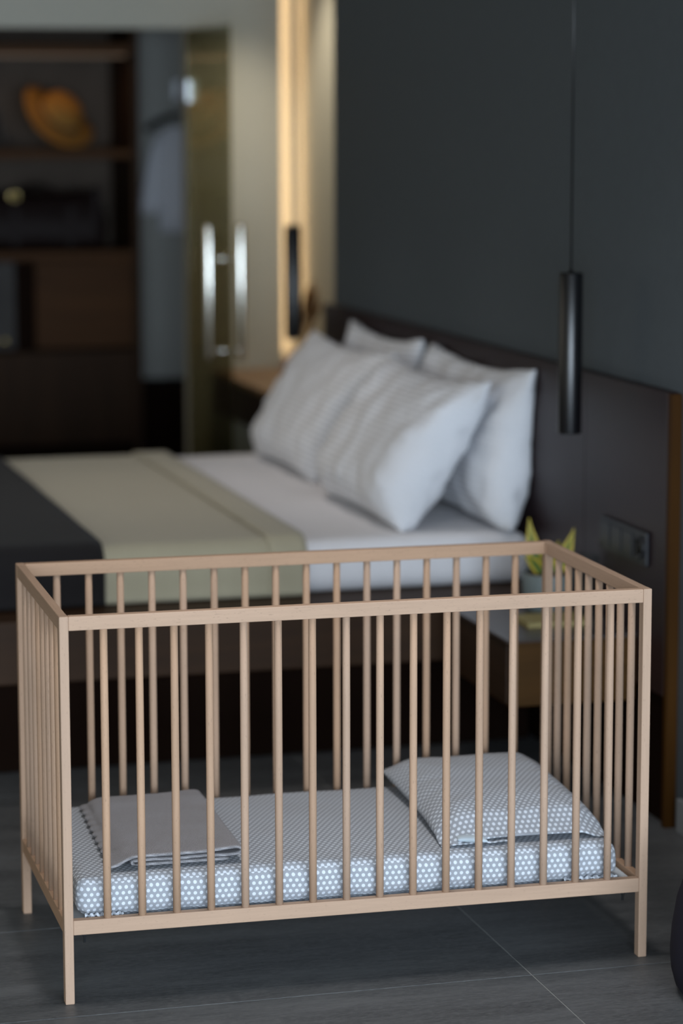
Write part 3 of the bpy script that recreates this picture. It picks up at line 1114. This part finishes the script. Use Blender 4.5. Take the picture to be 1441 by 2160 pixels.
# ------------------------------------------------------------------ pendant lamps
def pendant(loc, label):
    t = tag(empty('pendant_lamp', loc), label, 'lamp', 'black cylinder pendant lamps beside the bed')
    z0 = loc[2]
    b = bmesh.new()
    lathe(b, [(0.023, 0.004), (0.0255, 0.004), (0.0300, 0.0), (0.0305, 0.002), (0.0305, 0.404), (0.029, 0.407), (0.006, 0.408), (0.006, 0.414), (0.0, 0.414)], 40, cap=False)
    make('shade', b, M['black'], t, True)
    b = bmesh.new()
    lathe(b, [(0.0, 0.012), (0.0255, 0.012)], 24, cap=False)
    make('diffuser', b, M['paper'], t)
    b = bmesh.new()
    tube(b, [(0, 0, 0.412), (0, 0, ZC - z0 - 0.02)], 0.0026, 8)
    make('cable', b, M['black'], t, True)
    b = bmesh.new()
    lathe(b, [(0.0, ZC - z0 - 0.022), (0.045, ZC - z0 - 0.022), (0.05, ZC - z0 - 0.018), (0.05, ZC - z0 - 0.0005), (0.0, ZC - z0 - 0.0005)], 28)
    make('canopy', b, M['black'], t, True)
    return t


pendant((1.521, 1.25, 0.958), 'black cylinder pendant lamp hanging at the right in front of the headboard')
pendant((1.560, 4.22, 0.958), 'black cylinder pendant lamp hanging by the warm lit corner beyond the bed')

# ------------------------------------------------------------------ console and vase in the alcove beyond the bed
cs = tag(empty('wall_console', (1.74, 4.83, 0.56)), 'floating dark wooden console along the wall beyond the bed', 'console')
M['console_top'] = wood('console_top_y', (0.20, 0.12, 0.065, 1), 1, 0.7, 0.4, 0.4, 10)
box('top', (1.545 - 1.74, 4.20 - 4.83, 0.148), (XA - 0.002 - 1.74, YB - 0.002 - 4.83, 0.170), M['console_top'], cs, 0.002)
box('body', (1.560 - 1.74, 4.215 - 4.83, 0.0), (XA - 0.002 - 1.74, YB - 0.004 - 4.83, 0.148), M['plinth'], cs, 0.002)
box('drawer_front', (1.548 - 1.74, 4.22 - 4.83, 0.004), (1.560 - 1.74, YB - 0.01 - 4.83, 0.142), M['headboard'], cs, 0.001)
vs = tag(empty('vase', (1.765, 4.95, 0.731)), 'small pink vase with dried brown reeds on the console', 'vase')
b = bmesh.new()
lathe(b, [(0.0, 0.0), (0.045, 0.0), (0.062, 0.02), (0.068, 0.05), (0.055, 0.085), (0.028, 0.105), (0.026, 0.118), (0.031, 0.122), (0.024, 0.120), (0.022, 0.10), (0.0, 0.09)], 32)
make('vessel', b, M['pink'], vs, True)
for k in range(9):
    a = random.uniform(0, 6.28)
    sp_ = random.uniform(0.01, 0.05)
    hgt = random.uniform(0.24, 0.40)
    lx, ly = 0.060 + sp_ * math.cos(a), sp_ * math.sin(a)
    b = bmesh.new()
    pts = [(0.01 * math.cos(a), 0.01 * math.sin(a), 0.09)] + [(lx * f, ly * f, 0.09 + (hgt - 0.09) * f) for f in (0.3, 0.55, 0.7, 0.85, 1.0)]
    tube(b, pts, [0.0018, 0.0018, 0.003, 0.011, 0.010, 0.002], 7)
    make('reed', b, M['reed'], vs, True)

# ------------------------------------------------------------------ dressing niche behind the doorway
WY = 6.5
wd = tag(empty('wardrobe', (0.63, 6.78, 0)), 'open dark wooden wardrobe unit with shelves and drawers seen through the doorway', 'wardrobe')


def wb(name, a, b, mat, bev=0.002):
    return box(name, (a[0] - 0.63, a[1] - 6.78, a[2]), (b[0] - 0.63, b[1] - 6.78, b[2]), mat, wd, bev)


WX0, WX1 = -0.20, 1.454
wb('side_panel', (WX1 - 0.033, WY, 0), (WX1, 7.045, 2.40), M['robe_wood_z'])
wb('side_panel', (WX0, WY, 0), (WX0 + 0.033, 7.045, 2.40), M['robe_wood_z'])
M['robe_back'] = plain('wardrobe_back', (0.085, 0.066, 0.052, 1), 0.7, 0.12, 0, 10, 0.85)
wb('back_panel', (WX0 + 0.033, 7.02, 0), (WX1 - 0.033, 7.045, 2.40), M['robe_back'], 0)
sh = wb('shelf', (WX0 + 0.033, WY + 0.01, 2.018), (WX1 - 0.033, 7.02, 2.060), M['robe_wood'])
wb('shelf', (WX0 + 0.033, WY + 0.01, 1.570), (WX1 - 0.033, 7.02, 1.604), M['robe_wood'])
wb('top_panel', (WX0, WY, 2.40), (WX1, 7.045, 2.43), M['robe_wood'])
wb('counter', (WX0 + 0.033, WY - 0.004, 1.128), (WX1 - 0.033, 7.02, 1.168), M['robe_wood'])
wb('cabinet_body', (WX0 + 0.033, WY + 0.05, 0.30), (WX1 - 0.033, 7.02, 1.128), M['plinth'], 0.001)
wb('door', (0.985, WY + 0.004, 0.745), (WX1 - 0.036, WY + 0.026, 1.124), M['robe_wood'])
d2 = wb('door', (0.36, WY + 0.004, 0.745), (0.895, WY + 0.026, 1.124), M['charcoal_front'])
b = bmesh.new()
lathe(b, [(0.0, -0.028), (0.010, -0.027), (0.014, -0.020), (0.013, -0.014), (0.006, -0.008), (0.006, 0.0)], 18)
make('knob', b, M['brass'], d2, True, (0.846 - 0.63, WY + 0.004 - 6.78, 0.782), (R(-90), 0, 0))
wb('door', (WX0 + 0.04, WY + 0.004, 0.745), (0.345, WY + 0.026, 1.124), M['charcoal_front'])
wb('drawer', (0.64, WY + 0.002, 0.32), (WX1 - 0.036, WY + 0.026, 0.728), M['robe_wood_z'])
wb('drawer', (WX0 + 0.04, WY + 0.002, 0.32), (0.63, WY + 0.026, 0.728), M['robe_wood_z'])
wb('kick_plate', (WX0 + 0.033, WY + 0.06, 0), (WX1 - 0.033, WY + 0.08, 0.30), M['plinth'], 0)
# dim warm strip light added under the top shelf for its glow
M['added_dim_led'] = m_emit('added_dim_led', (1.0, 0.55, 0.22, 1), 0.05)
wb('light_strip', (WX0 + 0.06, WY + 0.02, 2.004), (1.40, WY + 0.034, 2.0175), M['added_dim_led'], 0)
area('added_wardrobe_glow', (0.63, WY + 0.027, 2.002), (0, 0, 0), 1.4, 0.012, 0.8, (1.0, 0.62, 0.28))

# straw hat leaning on a black hat
hat = tag(empty('straw_hat', (1.10, 6.70, 1.604)), 'wide straw hat leaning at an angle on the upper wardrobe shelf', 'hat')


def hat_parts(root, mat, rim, crown, hgt, rot, loc, band):
    b = bmesh.new()
    seg = 40
    prof = [(0.0, hgt), (crown * 0.55, hgt * 0.985), (crown * 0.86, hgt * 0.90), (crown * 0.97, hgt * 0.7), (crown, 0.012), (crown + 0.01, 0.003), (rim * 0.8, 0.004), (rim, 0.012), (rim, 0.009), (crown + 0.008, -0.001), (crown - 0.004, 0.01), (crown * 0.93, hgt * 0.68), (crown * 0.5, hgt * 0.95), (0.0, hgt * 0.965)]
    lathe(b, prof, seg, cap=False)
    for v in b.verts:
        if v.co.z < 0.02 and v.co.xy.length > crown + 0.02:
            v.co.z += 0.018 * math.cos(2 * math.atan2(v.co.y, v.co.x)) * (v.co.xy.length / rim) ** 2
    o = make('hat_body', b, mat, root, True, loc, rot)
    b = bmesh.new()
    lathe(b, [(crown + 0.002, 0.008), (crown + 0.003, 0.034), (crown + 0.0015, 0.034), (crown, 0.008)], seg, cap=False)
    make('hat_band', b, band, root, True, loc, rot)


M['band'] = fabric('brown_band', (0.10, 0.045, 0.015, 1), 500)
hat_parts(hat, M['straw'], 0.178, 0.092, 0.105, (R(34), R(34), R(0)), (0.015, -0.03, 0.137), M['band'])
bh = tag(empty('black_hat', (0.80, 6.80, 1.604)), 'black felt hat lying beside the straw hat on the wardrobe shelf', 'hat')
hat_parts(bh, M['felt'], 0.155, 0.100, 0.165, (0, R(-4), 0), (0.0, 0.0, 0.022), M['felt'])

# leather travel bag on the counter
bag = tag(empty('travel_bag', (1.03, 6.72, 1.168)), 'dark brown leather travel bag with a brass buckle on the wardrobe counter', 'bag')
b = rbox(0.30, 0.13, 0.125, 0.06, 16, 8, 4, 5)
for v in b.verts:
    f = v.co.z / 0.125
    v.co.x *= 1 - 0.10 * max(0, f)
    v.co.y *= 1 - 0.35 * max(0, f)
    v.co += Vector((0, 0, 0.010 * nz(v.co, 8, 4)))
    v.co.z = max(v.co.z, -0.125)
make('bag_body', b, M['leather'], bag, True, (0, 0, 0.126))
for y in (-0.07, 0.07):
    b = bmesh.new()
    tube(b, [(-0.12 + 0.24 * i / 14, y * (1 - 0.5 * math.sin(math.pi * i / 14)), 0.21 + 0.07 * math.sin(math.pi * i / 14)) for i in range(15)], 0.009, 8)
    make('handle', b, M['leather'], bag, True)
for x in (-0.115, 0.13):
    box('strap', (x - 0.016, -0.133, 0.02), (x + 0.016, -0.125, 0.19), M['leather'], bag, 0.002)
b = bmesh.new()
tube(b, [(-0.115 + 0.020 * math.cos(k * math.pi / 8), -0.105, 0.235 + 0.016 * math.sin(k * math.pi / 8)) for k in range(17)], 0.006, 8)
tag(make('buckle', b, M['brass'], bag, True), 'brass buckle')
box('side_patch', (0.225, -0.13, 0.10), (0.265, -0.06, 0.27), M['leather'], bag, 0.01)

# low dark bench at the back of the niche
bn = tag(empty('low_bench', (1.78, 6.86, 0)), 'low black bench against the grey wall to the right of the wardrobe', 'bench')
box('seat', (-0.31, -0.17, 0.50), (0.31, 0.185, 0.545), M['plinth'], bn, 0.004)
for x in (-0.30, 0.27):
    box('leg', (x, -0.165, 0), (x + 0.03, 0.18, 0.50), M['plinth'], bn, 0.002)
box('panel', (-0.27, -0.10, 0.02), (0.27, -0.08, 0.50), M['plinth'], bn, 0.001)

# white garment on a black hanger
hk = tag(empty('coat_hook', (1.733, 7.05, 1.80)), 'polished steel coat hook on the grey wall of the dressing niche', 'hook')
box('back_plate', (-0.018, -0.012, 0.0), (0.018, -0.001, 0.115), M['chrome'], hk, 0.004)
b = bmesh.new()
tube(b, [(0, -0.010, 0.03), (0, -0.035, 0.005), (0, -0.060, 0.0), (0, -0.085, 0.012), (0, -0.088, 0.03)], 0.007, 10)
make('prong', b, M['chrome'], hk, True)
hg = tag(empty('clothes_hanger', (1.735, 6.985, 1.79)), 'black clothes hanger on the steel coat hook', 'hanger')
b = bmesh.new()
tube(b, [(0, 0, -0.03), (0, 0, 0.0), (0.012, 0, 0.016), (0.024, 0, 0.004)], 0.003, 8)
make('hook', b, M['zinc'], hg, True)
b = bmesh.new()
tube(b, [(-0.155, 0.0, -0.105), (-0.12, 0, -0.078), (-0.06, 0, -0.048), (0, 0, -0.030), (0.06, 0, -0.048), (0.12, 0, -0.078), (0.155, 0, -0.105)], [0.016, 0.018, 0.016, 0.013, 0.016, 0.018, 0.016], 10)
make('shoulder_bar', b, M['black'], hg, True)
rb = tag(empty('white_garment', (1.735, 6.985, 1.674)), 'white garment hanging from the black hanger behind the glass door', 'garment')


def cloth_tube(name, pts, seed):
    """pts: (centre x, z, half width, half depth)"""
    bm = bmesh.new()
    n = 40
    prev = None
    for i, (cx, z, hw, hd) in enumerate(pts):
        f = i / (len(pts) - 1)
        ring = []
        for k in range(n):
            a = 2 * math.pi * k / n
            rp = 1 + 0.16 * f * math.sin(a * 7 + seed) + 0.08 * f * math.sin(a * 11 + 2 * seed)
            ring.append(bm.verts.new((cx + hw * math.cos(a), hd * rp * math.sin(a), z)))
        if prev:
            for k in range(n):
                l = (k + 1) % n
                bm.faces.new((prev[k], prev[l], ring[l], ring[k]))
        else:
            bm.faces.new(ring)
        prev = ring
    o = make(name, bm, M['white_cloth'], rb, True)
    md = o.modifiers.new('thickness', 'SOLIDIFY'); md.thickness = 0.002
    return o


cloth_tube('body', [(0, 0.030, 0.040, 0.018), (0, 0.008, 0.085, 0.025), (0, -0.06, 0.095, 0.030), (0, -0.2, 0.095, 0.034), (0, -0.33, 0.098, 0.037), (0, -0.45, 0.100, 0.040)], 1.0)
for s in (-1, 1):
    cloth_tube('sleeve', [(s * 0.085, -0.004, 0.026, 0.026), (s * 0.095, -0.08, 0.045, 0.032), (s * 0.105, -0.18, 0.058, 0.036), (s * 0.115, -0.28, 0.068, 0.038), (s * 0.122, -0.365, 0.074, 0.040)], 2.0 + s)

# ------------------------------------------------------------------ pouf at the right edge
b = bmesh.new()
PR = 0.27
prof = [(0.0, 0.0), (PR - 0.05, 0.0), (PR - 0.024, 0.004), (PR - 0.011, 0.02), (PR - 0.003, 0.05), (PR, 0.085), (PR - 0.003, 0.13), (PR - 0.012, 0.19), (PR - 0.028, 0.24), (PR - 0.055, 0.29), (PR - 0.10, 0.325), (PR - 0.17, 0.34), (0.0, 0.345)]
lathe(b, prof, 56)
pf = tag(empty('pouf', (1.452, -0.33, 0)), 'round navy fabric pouf on the floor at the right edge, nearer than the crib', 'pouf')
make('cushion', b, M['navy'], pf, True)
b = bmesh.new()
tube(b, [(0.223 * math.cos(k * math.pi / 24), 0.223 * math.sin(k * math.pi / 24), 0.282) for k in range(49)], 0.0035, 8)
make('piping', b, M['navy'], pf, True)
